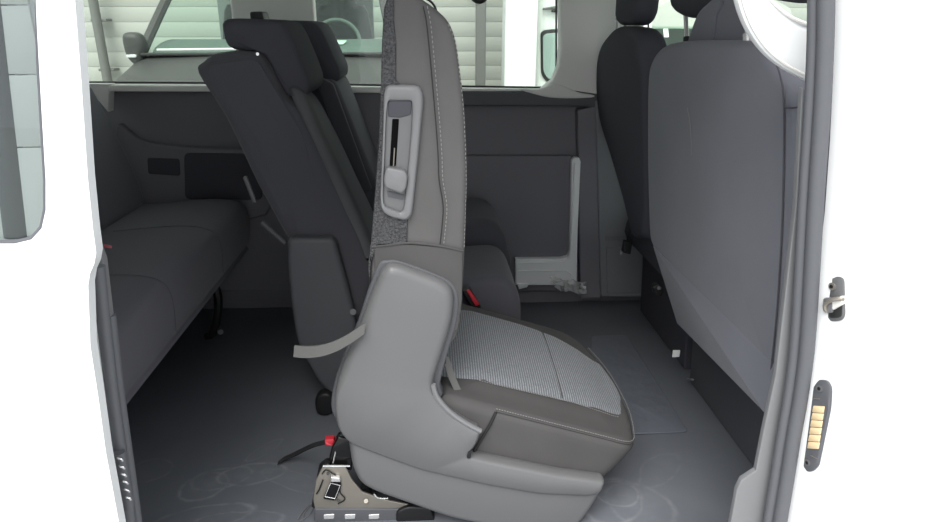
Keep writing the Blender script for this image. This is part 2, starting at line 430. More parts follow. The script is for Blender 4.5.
# light curved trim at the top of the B pillar
c = cat_rom([at(a, b, Y=.13) for a, b in ((738, -40), (744, -20), (751, 0), (763, 20), (780, 37), (803, 50), (826, 62))], 5, False)
hw_ = lambda k: .0215+.0165*min(1, max(0, (k-.28)/.5))
def swoop():
    bm = bmesh.new(); secs = []
    for i, p in enumerate(c):
        t = (c[min(i+1, len(c)-1)]-c[max(i-1, 0)]).normalized(); n = Vector((0, 1, 0)).cross(t).normalized()
        k = i/(len(c)-1); w = hw_(k)
        d = Vector((0, 1, 0))
        pts = []
        for ang in range(14):
            a = 2*math.pi*ang/14; ca, sa = math.cos(a), math.sin(a)
            pts.append(p+n*w*math.copysign(abs(ca)**.5, ca)+d*.013*math.copysign(abs(sa)**.6, sa))
        secs.append(pts)
    return loft(secs)
tt = struct('trim_14', swoop(), WHITE)
def edge(sg):
    out = []
    for i, p in enumerate(c):
        t = (c[min(i+1, len(c)-1)]-c[max(i-1, 0)]).normalized(); n = Vector((0, 1, 0)).cross(t).normalized()
        out.append(p+n*sg*(hw_(i/(len(c)-1))-.006)-Vector((0, .0125, 0)))
    return out
bm = tube(edge(1), .0022, 6); tube(edge(-1), .0022, 6, bm=bm); obj('piping', bm, BEIGE, tt)
# left side seal of the opening
sl = [(98, 266), (100, 285), (103, 315), (107, 350), (113, 400), (120, 450), (130, 522), (140, 600)]
tl = struct('trim_15', tube(cat_rom([at(a, b, Y=.0) for a, b in sl], 4, False), .0095, 12), RUB)
obj('inner_bead', tube(cat_rom([at(a+7, b, Y=.03) for a, b in sl[2:]], 4, False), .0085, 10), RUB, tl)
struct('trim_16', slab(xz([(101, 245), (106, 258), (113, 318), (108, 318)], .03), .02, .035, .001), PLASTL)

# ------------------------------------------------------------------ sliding door, pushed back along the body
DY = -.11
edgepx = [(80, -60), (83, 0), (89, 80), (95, 174), (100, 225), (103, 248), (101, 259), (97, 268), (95, 280), (97, 340), (104, 386), (112, 445), (126, 522), (136, 590)]
E_ = xz(edgepx, DY+.05)
body = E_+[(-1.75, E_[-1][1]), (-1.75, E_[0][1])]
# window opening: corner px (45,0..225)->(0,243)
wpx = [(46, 205), (43, 224), (34, 237), (18, 243), (-4, 243)]
hole = xz([(-330, 243), (-330, -45), (34, -45), (38, 60), (42, 130), (45, 180), (45, 210), (41, 228), (31, 239), (14, 243)], DY+.03)
def ring_slab(outer, inner, y0, y1):
    bm = bmesh.new()
    layers = []
    for y in (y0, y1):
        vo = [bm.verts.new((a, y, b)) for a, b in outer]; vi = [bm.verts.new((a, y, b)) for a, b in inner]
        eds = [bm.edges.new((v[i-1], v[i])) for v in (vo, vi) for i in range(len(v))]
        bmesh.ops.triangle_fill(bm, use_beauty=True, use_dissolve=False, edges=eds)
        layers.append((vo, vi))
    for k in (0, 1):
        A, B = layers[0][k], layers[1][k]
        for i in range(len(A)): bm.faces.new((A[i-1], A[i], B[i], B[i-1]))
    return bm
door = struct('door_1', ring_slab(body, hole, DY+.03, DY+.05), WHITE, ang=30)
obj('door_window', slab(hole, DY+.036, DY+.042, .001), GLD, door)
bm = tube([(a, DY+.033, b) for a, b in hole], .0035, 6, closed=True); obj('window_seal', bm, RUB, door)
# pale boards added behind the glass as its reflected building panels, plus an edge post
dl = obj('reflection_backing', box(-1.6, -.53, DY+.058, DY+.085, .1, 1.36, .004), BEIGE, door)
zs = [1.355]+[at(30, b, Y=DY+.05).z for b in (5, 75, 148)]+[.70]
for za, zz in zip(zs[1:], zs): obj('reflection_board', box(-1.05, -.468, DY+.0545, DY+.059, za+.0007, zz-.0007, .001), BEIGE, dl)
obj('edge_post', tube([(at(4, 0, Y=DY+.05).x, DY+.062, 1.36), (at(8, 243, Y=DY+.05).x, DY+.062, .75)], .017, 10), PLAST, dl)
# block of spring contacts on the opening's rear edge
pb = empty('contact_pin_block', at(124, 480, Y=-.015), 'small strip of six bright spring contacts low on the dark door edge', 'electrical contact')
obj('housing', tube([at(119, 452, Y=-.012), at(129, 507, Y=-.012)], .009, 10), RUB, pb)
for a, b in ((119.5, 460), (121.3, 468), (123, 475.6), (124.8, 483), (126.3, 491), (127.8, 499)):
    q = at(a, b, Y=-.027)
    o = obj('contact_pin', tube([q+Vector((-.004, .004, .001)), q+Vector((-.001, 0, .0025)), q+Vector((.003, 0, .001)), q+Vector((.0035, .002, -.003))], .0017, 6), CHROME, pb)

# striker and contact plate on the white jamb: local frame of the slanted face
LF = [(836, -60), (837, 0), (837, 60), (833, 140), (828, 210), (818, 300), (806, 385), (795, 460), (784, 540), (775, 600)]
def lfx(py):
    for (a, b), (c_, d_) in zip(LF, LF[1:]):
        if b <= py <= d_: return a+(c_-a)*(py-b)/(d_-b)
    return 815
def jpt(px, py):                                      # sight line met with the slanted face
    a, b = (px-464)/F_, -(py-261)/F_
    v = Vector([FW[i]+a*RT[i]+b*UP[i] for i in range(3)]); o = Vector(CAM)
    p0 = Vector(at(lfx(py)-3, py, Y=.03))+Vector((.02, -.035, 0)); q0 = Vector((.67, -.15, p0.z)); dd = (q0-p0).normalized(); nn = Vector((dd.y, -dd.x, 0))
    if nn.dot(v) > 0: nn = -nn
    t = (p0-o).dot(nn)/v.dot(nn); return o+v*t, nn
def plate(pxs, th, rad, bm=None, lift=0.):
    """rounded plate lying on the slanted jamb, corners given by sight lines"""
    pts = []
    Q = fil([Vector((a, b)) for a, b in pxs], rad, 5)
    for q in Q: p, nn = jpt(q.x, q.y); pts.append((p, nn))
    bm = bm or bmesh.new()
    cx = sum((p for p, _ in pts), Vector())/len(pts)
    lay = []
    for h, s in ((-.002, 1), (th*.7, 1), (th, .93)):
        lay.append([bm.verts.new(cx+(p-cx)*s+nn*(h+lift)) for p, nn in pts])
    for A, B in zip(lay, lay[1:]):
        for i in range(len(A)): bm.faces.new((A[i-1], A[i], B[i], B[i-1]))
    bm.faces.new(lay[0]); bm.faces.new(lay[-1]); return bm
def knob(px, py, r, h, lift, seg=14):
    p, nn = jpt(px, py); return cyl(p+nn*lift, p+nn*(lift+h), r, seg)
st = empty('door_striker', jpt(836, 300)[0], 'small steel latch striker on a grey plate, upper fitting on the white door jamb', 'striker')
obj('plate', plate([(828, 277), (845, 276), (846, 320), (829, 322)], .004, 7), PLAST, st)
obj('screw', knob(834.5, 286, .006, .003, .003), STEEL, st); obj('screw_socket', knob(834.5, 286, .003, .002, .0055, 6), BLACK, st)
obj('recess', plate([(832, 298), (845, 297), (844, 317), (831, 318)], .0015, 4, lift=.0035), TRIMB, st)
def jp(px, py, l): p, nn = jpt(px, py); return p+nn*l
obj('loop', tube(cat_rom([jp(831, 311, .004), jp(830, 309, .009), jp(831, 303, .011), jp(838, 299, .012), jp(844, 298, .009), jp(845, 299, .004)], 3, False), .0035, 8), STEEL, st)
obj('catch', plate([(827, 297), (836, 297), (836, 313), (828, 311)], .007, 3, lift=.002), PLASTL, st)
obj('wedge', plate([(836, 298), (846, 295), (846, 304), (836, 310)], .006, 2, lift=.002), BEIGE, st)
cp = empty('contact_plate', jpt(818, 425)[0], 'long dark plate with six brass contacts, lower fitting on the white door jamb', 'electrical contact')
obj('housing', plate([(820, 379), (829, 380), (833, 388), (832, 408), (820, 466), (813, 472), (806, 470), (802, 458), (803, 440), (812, 390)], .006, 4), RUB, cp)
for k in range(6):
    ya = 405+k*7.2; sh = -k*1.0
    q = obj('contact', plate([(817+sh-.2, ya), (828+sh, ya+.8), (826.8+sh, ya+7.4), (815.4+sh, ya+6.6)], .0025, .8, lift=.0052), BRASS, cp)
for a, b in ((822.5, 388), (810.5, 462)):
    s_ = obj('screw', knob(a, b, .006, .0022, .005), PLAST, cp); obj('screw_socket', knob(a, b, .003, .001, .0071, 6), BLACK, s_)
for (a, b), (c_, d_) in (((817, 398), (823, 398.5)), ((814, 455), (820, 458))):
    obj('raised_mark', tube([jp(a, b, .0062), jp(c_, d_, .0062)], .0009, 5), STEEL, cp)

# ================================================================== NEAR SEAT (single, tipped forward)
NY = .37
ns = empty('single_seat', (.05, .60, 0), 'single grey seat tipped forward in the doorway with ribbed cushion and grey plastic side cover', 'car seat', 'second row seats')
bk = [(387, -3), (392, -9), (402, -10), (414, -6), (426, 2), (438, 11), (449, 23), (456, 42), (460, 70), (464, 105), (466, 140), (467, 180), (466, 215), (465, 250), (463, 285), (460, 320), (450, 345), (400, 345), (372, 330), (369, 285), (372, 240), (376, 195), (380, 140), (382, 80), (383, 40), (385, 14)]
bo = cat_rom(xz(bk, NY), 4)
back = obj('backrest', slab(bo, NY, .83, .013, seg=5), LEATH, ns)
# rough carpet on the rear edge
cpp = xz([(388, -4), (394, -7), (394, 20), (396, 43), (396, 80), (400, 84), (406, 160), (408, 219), (407, 245), (378, 244), (371, 262), (370, 285), (368, 268), (371, 240), (375, 195), (379, 140), (381, 80), (382, 40), (384, 8)], NY-.002)
obj('carpet_back', slab(cpp, NY-.0055, .835, .004), CARP, back)
# darker lower section below the cross seam
obj('lower_side', slab(fil(xz([(374, 246), (400, 243), (440, 246), (463, 250), (462, 300), (458, 330), (400, 340), (376, 320)], NY), .006), NY-.0045, NY+.02, .003), LEATH2, back)
sm = cat_rom([at(a, b, Y=NY-.0068) for a, b in ((423, 6), (426, 20), (428.5, 42), (432, 80), (435.5, 120), (438, 155), (439, 180), (443, 205), (442, 225), (440, 244))], 6, False)
obj('seam', tube(sm, .0011, 5), BLACK, back)
obj('stitching', dashes([p+Vector((.0075, .0012, 0)) for p in sm], .0009, .0085, .45), STITCH, back)
sm2 = cat_rom([at(a, b, Y=NY+.012) for a, b in ((449, 24), (456, 42), (460, 70), (464, 105), (466, 140), (467, 180), (466, 215), (465, 246))], 6, False)
obj('front_stitching', dashes([p+Vector((-.002, -.007, 0)) for p in sm2], .0009, .0085, .45), STITCH, back)
hs = cat_rom([at(a, b, Y=NY-.005) for a, b in ((372, 247), (390, 245), (410, 243), (440, 246), (463, 251))], 6, False)
obj('cross_seam', tube(hs, .0022, 6), LEATH2, back)
# release handle surround
bz = xz([(387, 85), (384, 91), (382.5, 140), (379.8, 201), (382, 212), (390, 217.5), (406, 221), (412, 216), (418, 160), (423.8, 97), (420.5, 87), (415, 85)], NY-.012)
bi = xz([(387.5, 100), (413, 100), (411.5, 130), (408.5, 165), (404, 209), (401, 213), (385, 207), (382.8, 200), (384.8, 150), (386, 118)], NY-.012)
def bezel():
    O = [Vector((a, b)) for a, b in fil(bz, .012, 4)]; I = [Vector((a, b)) for a, b in fil(bi, .008, 4)]
    bm = bmesh.new()
    def resamp(P, n):
        P = ccw(P); L = [0]
        for i in range(len(P)): L.append(L[-1]+(P[(i+1) % len(P)]-P[i]).length)
        # start from the point most up-left
        out = []
        c_ = sum(P, Vector((0, 0)))/len(P)
        for k in range(n):
            an = 2*math.pi*k/n; dr = Vector((math.cos(an), math.sin(an)*2.9)).normalized(); best = None
            for i in range(len(P)):
                a_, b_ = P[i]-c_, P[(i+1) % len(P)]-c_; e = b_-a_; den = dr.x*e.y-dr.y*e.x
                if abs(den) < 1e-12: continue
                t = (a_.x*e.y-a_.y*e.x)/den; u = (a_.x*dr.y-a_.y*dr.x)/den
                if t > 0 and -1e-6 <= u <= 1+1e-6 and (best is None or t > best): best = t
            out.append(c_+dr*(best or .01))
        return out
    N = 72; O2, I2 = resamp(O, N), resamp(I, N)
    rows = [(O2, NY-.003, 0), (O2, NY-.009, 0), (O2, NY-.013, .12), (O2, NY-.015, .3), (I2, NY-.0145, -.12), (I2, NY-.012, 0), (I2, NY+.004, .0)]
    VS = []
    for (Q, y, m_) in rows:
        if m_ > 0: Q = [q.lerp(i_, m_) for q, i_ in zip(O2, I2)]
        elif m_ < 0: Q = [q.lerp(o_, -m_) for q, o_ in zip(I2, O2)]
        VS.append([bm.verts.new((q.x, y, q.y)) for q in Q])
    for A, B in zip(VS, VS[1:]):
        for i in range(N): bm.faces.new((A[i-1], A[i], B[i], B[i-1]))
    return bm, I2
bzm, I2 = bezel()
hz = obj('handle_surround', bzm, PLASTL, ns, ang=50)
# hollow behind the surround: sloped dish
obj('handle_dish', slab(I2, NY-.0075, NY-.004, .001), PLAST, hz)
obj('hood_shade', slab(fil(xz([(388, 101), (412, 101), (411, 115), (400, 118), (388, 117)], NY-.012), .004), NY-.0095, NY-.004, .002), FABB, hz)  # dark piece painting the shade under the top of the recess
obj('slot', slab(fil(xz([(392.3, 119), (399, 119), (396, 166), (389.5, 166)], NY-.009), .002), NY-.0088, NY-.004, .0005), HOLE, hz)  # flat black piece; the darkness inside the hole is painted
obj('slot_rod', tube([at(394.5, 148, Y=NY-.009), at(393.5, 166, Y=NY-.009)], .0012, 6), STEEL, hz)
lv = obj('release_lever', slab(fil(xz([(386.5, 166.5), (405, 170), (408, 176), (406, 189), (401, 193), (385, 187), (383.5, 179)], NY-.018), .007, 4), NY-.026, NY-.005, .005, b0=.002), PLASTL, hz)
obj('dish_shadow_gap', slab(fil(xz([(387, 191), (404, 195), (403, 200), (388, 197)], NY-.01), .002), NY-.009, NY-.005, .0005), PLASTD, hz)
# headrest guide wire on the top
obj('top_loop', tube(cat_rom([at(a, b, Y=NY+.06) for a, b in ((416, 8), (417, 0), (421, -3), (430, 1), (435, 7), (437, 16))], 4, False), .0022, 8), GLOSSB, ns)
# grey plastic side cover, in one L with the lower rail of the cushion
sc = [(381, 272), (389, 265.5), (400, 267), (440, 282), (452, 290), (455, 302), (453, 322), (444, 352), (434, 382), (433, 392), (440, 403), (452, 416), (471, 428), (482, 433), (477, 446), (469, 457), (490, 462), (520, 468), (560, 476), (607, 482), (602, 495), (588, 498), (540, 496), (487, 487), (421, 472), (379, 457), (348, 445), (337, 431), (333.5, 412), (334, 392), (341, 368), (352, 345), (361, 322), (372, 292)]
SY = .335
scr = [.012, .02, .01, .01, .02, .012, .02, .03, .03, .01, .01, .01, .01, .012, .01, .004, .005, .01, .01, .012, .012, .01, .02, .02, .02, .02, .02, .02, .03, .03, .03, .03, .03, .03]
scv = obj('side_cover', slab(fil(xz(sc, SY), scr, 5), SY, .378, .02, seg=3, wt=lambda p: .42+.58*min(1, max(0, (p.y-.36)/.05))), PLAST, ns)
# dark step behind the cover edge
sc2 = [(376, 268), (388, 260), (404, 262), (443, 277), (456, 288), (459, 304), (456, 326), (447, 356), (440, 384), (440, 400), (400, 440), (348, 436), (336, 420), (331, 405), (335, 380), (346, 350), (357, 325)]
obj('cover_backing', slab(cat_rom(xz(sc2, SY+.03), 3), SY+.027, .40, .006), PLASTD, scv)
# pan below the cushion
sk = [(346, 428), (380, 430), (421, 440), (487, 462), (540, 478), (606, 487), (592, 510), (578, 530), (545, 540), (450, 520), (407, 505), (376, 494), (359, 485), (351, 465)]
obj('seat_pan', slab(fil(xz(sk, SY+.009), [.01, .01, .01, .02, .02, .015, .02, .03, .03, .03, .03, .02, .03, .02], 4), SY+.009, .84, .016, seg=5), PLAST, ns)
# lighter tube that paints the highlight on the cover's rim
rim = cat_rom([at(a, b, Y=SY+.002) for a, b in ((433, 386), (436, 397), (444, 408), (455, 418), (470, 427.5), (481, 433))], 5, False)
obj('rim_highlight', tube([p+Vector((.0, .004, .002)) for p in rim], .006, 8), PLASTL, scv)
# ---- cushion: plan outline swept, then tilted with the seat
ang_ = -R(17.6)
PIV = Vector((.137, .37, .283))
def cush_pt(u, y, h):                      # u along the seat from the pivot, h above the near seam plane
    lift = .040*min(1, max(0, (y-.41)/.42))**.8*min(1, max(0, .12+h+.02)/.12)   # the far side sits higher
    return PIV+Vector((u*math.cos(ang_)+h*math.sin(-ang_), y-.37, u*math.sin(ang_)+h*math.cos(ang_)+lift))
plan = fil([(-.13, .372), (.338, .368), (.366, .50), (.352, .70), (.285, .862), (-.13, .862)], [.01, .045, .06, .09, .1, .02], 7)
def crown(u, y):
    v = (y-.615)/.247; return .020*(1-min(1, abs(v))**3)*(1-max(0, (u-.05)/.31)**4*1.1) - .012*max(0, u-.2)/.15
def cushion(bm, outl, h0, h1, r, crown_on=True):
    P = ccw(outl); rings = []
    for k in range(7): rings.append([(q, h0+(h1-h0-r)*k/6) for q in P])
    for k in range(1, 6):
        t = k/5*math.pi/2; rings.append([(q, h1-r+r*math.sin(t)) for q in inset(P, r-r*math.cos(t))])
    Q = inset(P, r); c_ = sum(Q, Vector((0, 0)))/len(Q)
    for s in (.93, .82, .68, .5, .3, .12): rings.append([(c_+(q-c_)*s, h1+crown(*(c_+(q-c_)*s))*(min(1, (1-s)*4))) for q in Q])
    def under(q, h):                       # nose rolls back and up below the seam
        f = min(1, max(0, -h/.13)); g = min(1, max(0, (q.x-.12)/.22))
        return cush_pt(q.x-.034*g*f**1.4, q.y, h+.045*g*g*f)
    VS = [[bm.verts.new(under(q, h)) for q, h in rg] for rg in rings]
    for A, B in zip(VS, VS[1:]):
        for i in range(len(A)): bm.faces.new((A[i-1], A[i], B[i], B[i-1]))
    bm.faces.new(VS[0]); bm.faces.new(VS[-1]); return bm
cu = obj('cushion', cushion(bmesh.new(), plan, -.130, .016, .024), LEATH2, ns)
# ribbed insert lying in the cushion top
def hgt(u, y):
    Q = inset(ccw(plan), .024); c_ = sum(Q, Vector((0, 0)))/len(Q)
    # relative size of the ring through (u,y)
    d_ = Vector((u, y))-c_; best = 9
    for i in range(len(Q)):
        a_, b_ = Q[i]-c_, Q[(i+1) % len(Q)]-c_; e = b_-a_; den = d_.x*e.y-d_.y*e.x
        if abs(den) < 1e-12: continue
        t = (a_.x*e.y-a_.y*e.x)/den; w = (a_.x*d_.y-a_.y*d_.x)/den
        if t > 0 and -1e-6 <= w <= 1+1e-6: best = min(best, t)
    s = 1/best if best > 0 else 1
    return .016+crown(u, y)*min(1, max(0, (1-s)*4))
ilo = lambda u: .452+.012*max(0, u)/.3+.012*max(0, (u-.2)/.14)**2
ihi = lambda u: .785-.085*max(0, (u-.05)/.28)**2
bm = bmesh.new(); NU, NV = 40, 22; G = []
for i in range(NU+1):
    row = []
    for j in range(NV+1):
        f = j/NV
        u = -.125+(i/NU)*(.455+.02*math.sin(math.pi*f)); y = ilo(u)*(1-f)+ihi(u)*f
        edge_ = min(f*NV, (NV-j), (NU-i))
        cr = -.0022*math.exp(-((u-.165)/.006)**2)
        row.append(bm.verts.new(cush_pt(u, y, hgt(u, y)+(.004 if edge_ >= 1 else -.002)+cr)))
    G.append(row)
for i in range(NU):
    for j in range(NV): bm.faces.new((G[i][j], G[i+1][j], G[i+1][j+1], G[i][j+1]))
ins = obj('ribbed_insert', bm, RIB, cu, ang=60)
obj('insert_seam', tube([cush_pt(.165, ilo(.165)*(1-f/16)+ihi(.165)*f/16, hgt(.165, ilo(.165)*(1-f/16)+ihi(.165)*f/16)+.0032) for f in range(17)], .0014, 6), LEATH2, ins)
obj('insert_stitching', dashes([cush_pt(u/100, ilo(u/100)-.006, hgt(u/100, ilo(u/100)-.006)+.0012) for u in range(-4, 33, 2)], .0008, .006), STITCH, cu)
# top seam with stitches along the near and front edge
tp_ = [p for p in inset(ccw(plan), .004)]
path = [cush_pt(u/100, .3735+(.0 if u < 29 else .0), .0105) for u in range(0, 30, 2)]
fr_ = [p for p in tp_ if p.x > .285 and p.y < .8]
fr_.sort(key=lambda p: p.y)
path += [cush_pt(p.x, p.y, .0105) for p in fr_]
obj('piping', tube(path, .0016, 6), LEATH2, cu)
obj('edge_stitching', dashes([p+Vector((0, -.0005, .006)) for p in path], .0008, .0062), STITCH, cu)
obj('notch_seam', tube([cush_pt(.0, .372, .008), cush_pt(-.004, .366, -.02), cush_pt(-.018, .362, -.095)], .003, 6), BLACK, cu)
# loops of webbing
s1 = cat_rom([at(a, b, Y=.315) for a, b in ((365, 328), (352, 337), (338, 345), (322, 350.5), (306, 352), (294, 351))], 4, False)
pl = obj('pull_strap', band(s1, [(.004, .0, .025)]*len(s1), .0035), WEB, ns)
obj('strap_hole', cyl(at(361, 330, Y=SY+.004), at(361, 330, Y=SY-.002), .008), BLACK, ns)
s2 = cat_rom([at(443, 355, Y=.40), at(447, 362, Y=.405), at(451, 375, Y=.41), at(457, 389, Y=.41), at(461, 397, Y=.405)], 4, False)
obj('cushion_strap', band(s2, [(.014, .006, .002)]*len(s2), .003), WEB, ns)
obj('strap_slot', slab(fil(xz([(440, 358), (446, 357), (446, 363), (440, 364)], .40), .002), .396, .41, .001), BLACK, ns)
obj('slit', slab(xz([(468, 452), (472, 450), (470.5, 458), (467, 458)], SY-.001), SY-.002, SY+.004, .0005), BLACK, scv)
# base bracket: rear foot plate with the latch
BY = .392
br = obj('base_bracket', slab(fil(xz([(323, 466), (345, 466), (352, 480), (362, 492), (385, 500), (420, 507), (420, 511), (315, 510), (313, 500), (316, 480)], BY), .004), BY, BY+.006, .002), STEEL, ns)
obj('bracket_flange', slab(fil(xz([(311, 508), (318, 470), (325, 464), (330, 464), (322, 480), (318, 509)], BY+.003), .006), BY+.002, BY+.03, .004), BLACK, br)
obj('bracket_lip', tube([at(323, 466, Y=BY), at(350, 466, Y=BY)], .0022, 8), CHROME, br)
obj('base_rail', slab(fil(xz([(314, 509), (420, 509), (420, 523), (314, 523)], BY-.004), .004), BY-.004, BY+.05, .004), PLASTD, ns)
for a in (329, 350, 374): obj('rail_slot', slab(fil(xz([(a-5.5, 514.5), (a+5.5, 514), (a+5, 518.5), (a-5, 519)], BY-.005), .0025), BY-.0065, BY-.003, .001), CHROME, ns)
obj('latch_frame', slab(fil(xz([(331, 481), (342, 484), (336, 500), (323, 498)], BY-.004), .005), BY-.009, BY, .003), GLOSSB, br)
obj('latch_rim', tube([at(q[0], q[1], Y=BY-.010) for q in ((330.5, 483), (340, 485.5), (335, 498.5), (325, 496.5))], .0012, 6, closed=True), CHROME, br)
obj('latch_clip', slab(fil(xz([(331, 475), (340, 476), (341, 480), (331, 480)], BY-.004), .002), BY-.012, BY, .002), CHROME, br)
obj('latch_arm', tube(cat_rom([at(a, b, Y=BY-.003) for a, b in ((322, 474), (326, 470), (332, 473), (340, 480), (340, 492), (345, 499), (338, 504))], 4, False), .0015, 6), BLACK, br)
obj('latch_spring', tube([at(a, b, Y=BY-.003) for a, b in ((323, 480), (319, 490), (316.5, 494))], .0016, 6), BLACK, br)
for a, b in ((328, 473.5), (338.4, 500.5)): obj('hole', cyl(at(a, b, Y=BY-.003), at(a, b, Y=BY+.001), .0036), BLACK, br)
bo_ = obj('bolt', cyl(at(366, 501, Y=BY-.006), at(366, 501, Y=BY), .0055, 6), STEEL, br)
obj('lip_slot', tube(cat_rom([at(a, b, Y=BY-.003) for a, b in ((374, 494), (378, 498), (388, 498.5))], 3, False), .0018, 6), CHROME, br)
obj('front_foot', slab(fil(xz([(396, 512), (408, 507), (430, 508), (436, 524), (396, 524)], BY-.01), .01), BY-.01, BY+.05, .005), BLACK, ns)
obj('lift_arm', slab(fil(xz([(327, 466), (332, 446), (338, 436), (352, 438), (352, 470)], BY+.02), .004), BY+.015, BY+.04, .004), GLOSSB, ns)
obj('arm_highlight', tube([at(333, 463, Y=BY+.013), at(335.5, 452, Y=BY+.013)], .0017, 6), CHROME, ns)  # bright stripe put in as the highlight along the black arm
tg = obj('release_tab', slab(fil(xz([(325, 438.5), (334, 438), (335, 444), (325.5, 445)], .43), .002), .424, .444, .002), RED, ns)
s3 = cat_rom([at(326, 442, Y=.434)]+[at(a, b, Z=z) for a, b, z in ((314, 445, .09), (303, 450, .05), (293, 455, .025), (284, 459, .012), (278, 463, .012))], 4, False)
obj('release_strap', band(s3, [(0, .012, .004)]*len(s3), .004), WEBD, ns)
# cross tubes of the seat base, under the pan
for a, zz in ((-.16, .05), (.16, .035)): obj('cross_tube', cyl((a, BY+.03, zz), (a, .80, zz), .014), BLACK, ns)
obj('inner_rail', box(-.22, .25, .77, .80, 0, .035, .004), BLACK, ns)
obj('pan_support', box(-.17, .22, .5, .75, .02, .12, .01), BLACK, ns)

# loose wires by the bracket
wr = empty('floor_wires', at(312, 515, Z=0), 'thin pale wires lying on the floor beside the steel seat bracket', 'wire')
for pts in (((298, 519), (305, 509), (316, 500)), ((300, 521), (309, 515), (314, 506)), ((303, 530), (304, 514), (313, 503))):
    obj('wire', tube(cat_rom([at(a, b, Z=.003) for a, b in pts], 4, False), .0013, 6), PLASTL, wr)

# ================================================================== SECOND ROW DOUBLE SEAT
MY = .92
ds = empty('double_seat', (-.1, 1.28, 0), 'dark double bench with two reclined backrests behind the tipped seat', 'car seat', 'second row seats')
def upright(name, parent, pts, y0, y1, m, r=.03, b=.008): return obj(name, slab(cat_rom(xz(pts, y0), 4), y0, y1, r, b0=b, b1=b, seg=5), m, parent)
mb = upright('backrest', ds, [(196, 74), (201, 62), (215, 53.5), (240, 52), (259, 55), (272, 74), (284, 96), (300, 112), (322, 152), (345, 200), (368, 250), (372, 290), (350, 345), (315, 345), (297, 262), (282, 232), (256, 185), (225, 120)], MY, 1.27, FAB, .03)
obj('side_panel', slab(fil(xz([(206, 64), (256, 58), (282, 100), (302, 132), (322, 203), (283, 219)], MY-.006), [.02, .02, .02, .01, .02, .02]), MY-.004, MY+.01, .004), FAB, mb)
obj('front_bolster', slab(cat_rom(xz([(290, 92), (304, 94), (322, 134), (346, 185), (370, 240), (374, 262), (362, 262), (340, 212), (316, 152)], MY+.02), 4), MY+.005, MY+.08, .02), FABC, mb)
mh = upright('headrest', ds, [(221, 27), (223, 21), (232, 18.5), (255, 19), (277, 21), (286, 28), (295, 46), (306, 73), (309, 86), (306, 95), (297, 98), (285, 96), (277, 84), (268, 64), (258, 54), (244, 51), (232, 49), (225, 43)], MY+.03, 1.24, FABB, .02)
obj('headrest_clip', slab(fil(xz([(252, 12), (264, 11.5), (267, 22), (253, 22)], 1.05), .006), 1.02, 1.10, .006), BLACK, mh)
for yy in (MY+.07, 1.18): obj('headrest_post', cyl((-.452, yy, 1.045), (-.445, yy, 1.0), .006), CHROME, mh)
obj('headrest_button', cyl(at(257.5, 54, Y=MY-.004), at(257.5, 54, Y=MY+.02), .004), CHROME, mh)
fb = upright('backrest', ds, [(258, 75), (265, 62), (290, 60), (318, 78), (334, 82), (345, 105), (362, 148), (382, 200), (392, 245), (350, 270), (325, 230), (300, 170)], 1.31, 1.65, FAB, .03)
fh = upright('headrest', ds, [(278, 26), (282, 21), (296, 20.5), (311, 22), (318, 26), (325, 38), (334, 58), (339, 70), (338, 80), (330, 83), (320, 82), (308, 68), (296, 50), (284, 42)], 1.34, 1.62, FABB, .02)
obj('headrest_button', cyl(at(301.5, 47, Y=1.328), at(301.5, 47, Y=1.36), .004), CHROME, fh)
obj('back_panel', slab(fil(xz([(313, 74), (333, 84), (372, 190), (352, 190)], 1.30), .01), 1.296, 1.33, .006), FAB, fb)
# cushions
def cush(name, y0, y1, near, m, mc, parent):
    o = obj(name, slab(cat_rom(xz(near, y1), 4), y0, y1, .03, b0=.01, seg=5), m, parent)
    return o
c1_ = cush('cushion', .93, 1.28, [(380, 250), (420, 246), (465, 244), (490, 243), (502, 250), (508, 266), (508, 288), (502, 300), (470, 306), (380, 310)], FAB, FABC, ds)
c2_ = cush('cushion', 1.31, 1.64, [(400, 200), (450, 199), (474, 197), (487, 200), (495, 211), (499, 225), (500, 242), (470, 255), (400, 258)], FAB, FABC, ds)
# bottom pan, legs
obj('seat_pan', box(-.32, .22, .95, 1.62, .16, .22, .02), BLACK, ds)
for a in (-.3, .15):
    for yy in (.97, 1.56): obj('leg', box(a-.03, a+.03, yy, yy+.035, 0, .2, .006), BLACK, ds)
# plastic hinge cover of the double seat
hc = obj('hinge_cover', slab(fil(xz([(288, 240), (292, 237), (331, 237), (336, 241), (342, 262), (352, 300), (356, 316), (358, 360), (340, 400), (322, 385), (305, 356), (297, 338), (292, 305), (288, 262)], MY-.03), [.006, .01, .012, .01, .03, .03, .03, .05, .05, .05, .04, .04, .04, .03]), MY-.045, MY+.0, .014, seg=5), PLASTD, ds)
obj('cover_bolt', cyl(at(353, 312, Y=MY-.05), at(353, 312, Y=MY-.03), .009), PLAST, hc)
obj('hinge_bracket', slab(fil(xz([(243, 177), (247, 176), (257, 202), (253, 203)], MY+.02), .003), MY+.015, MY+.025, .002), PLAST, mb)
obj('hinge_tube', tube([at(262, 222, Y=MY+.02), at(285, 243, Y=MY+.02)], .008, 8), PLASTD, mb)
# belt buckle with red button
bb = obj('belt_buckle', slab(fil(xz([(461, 288), (469, 286), (481, 306), (473, 310)], .90), .004), .885, .91, .005), BLACK, ds)
obj('buckle_button', slab(fil(xz([(466.5, 290.5), (469.5, 289.5), (479.5, 304), (475.5, 306)], .882), .002), .878, .895, .002), RED, bb)

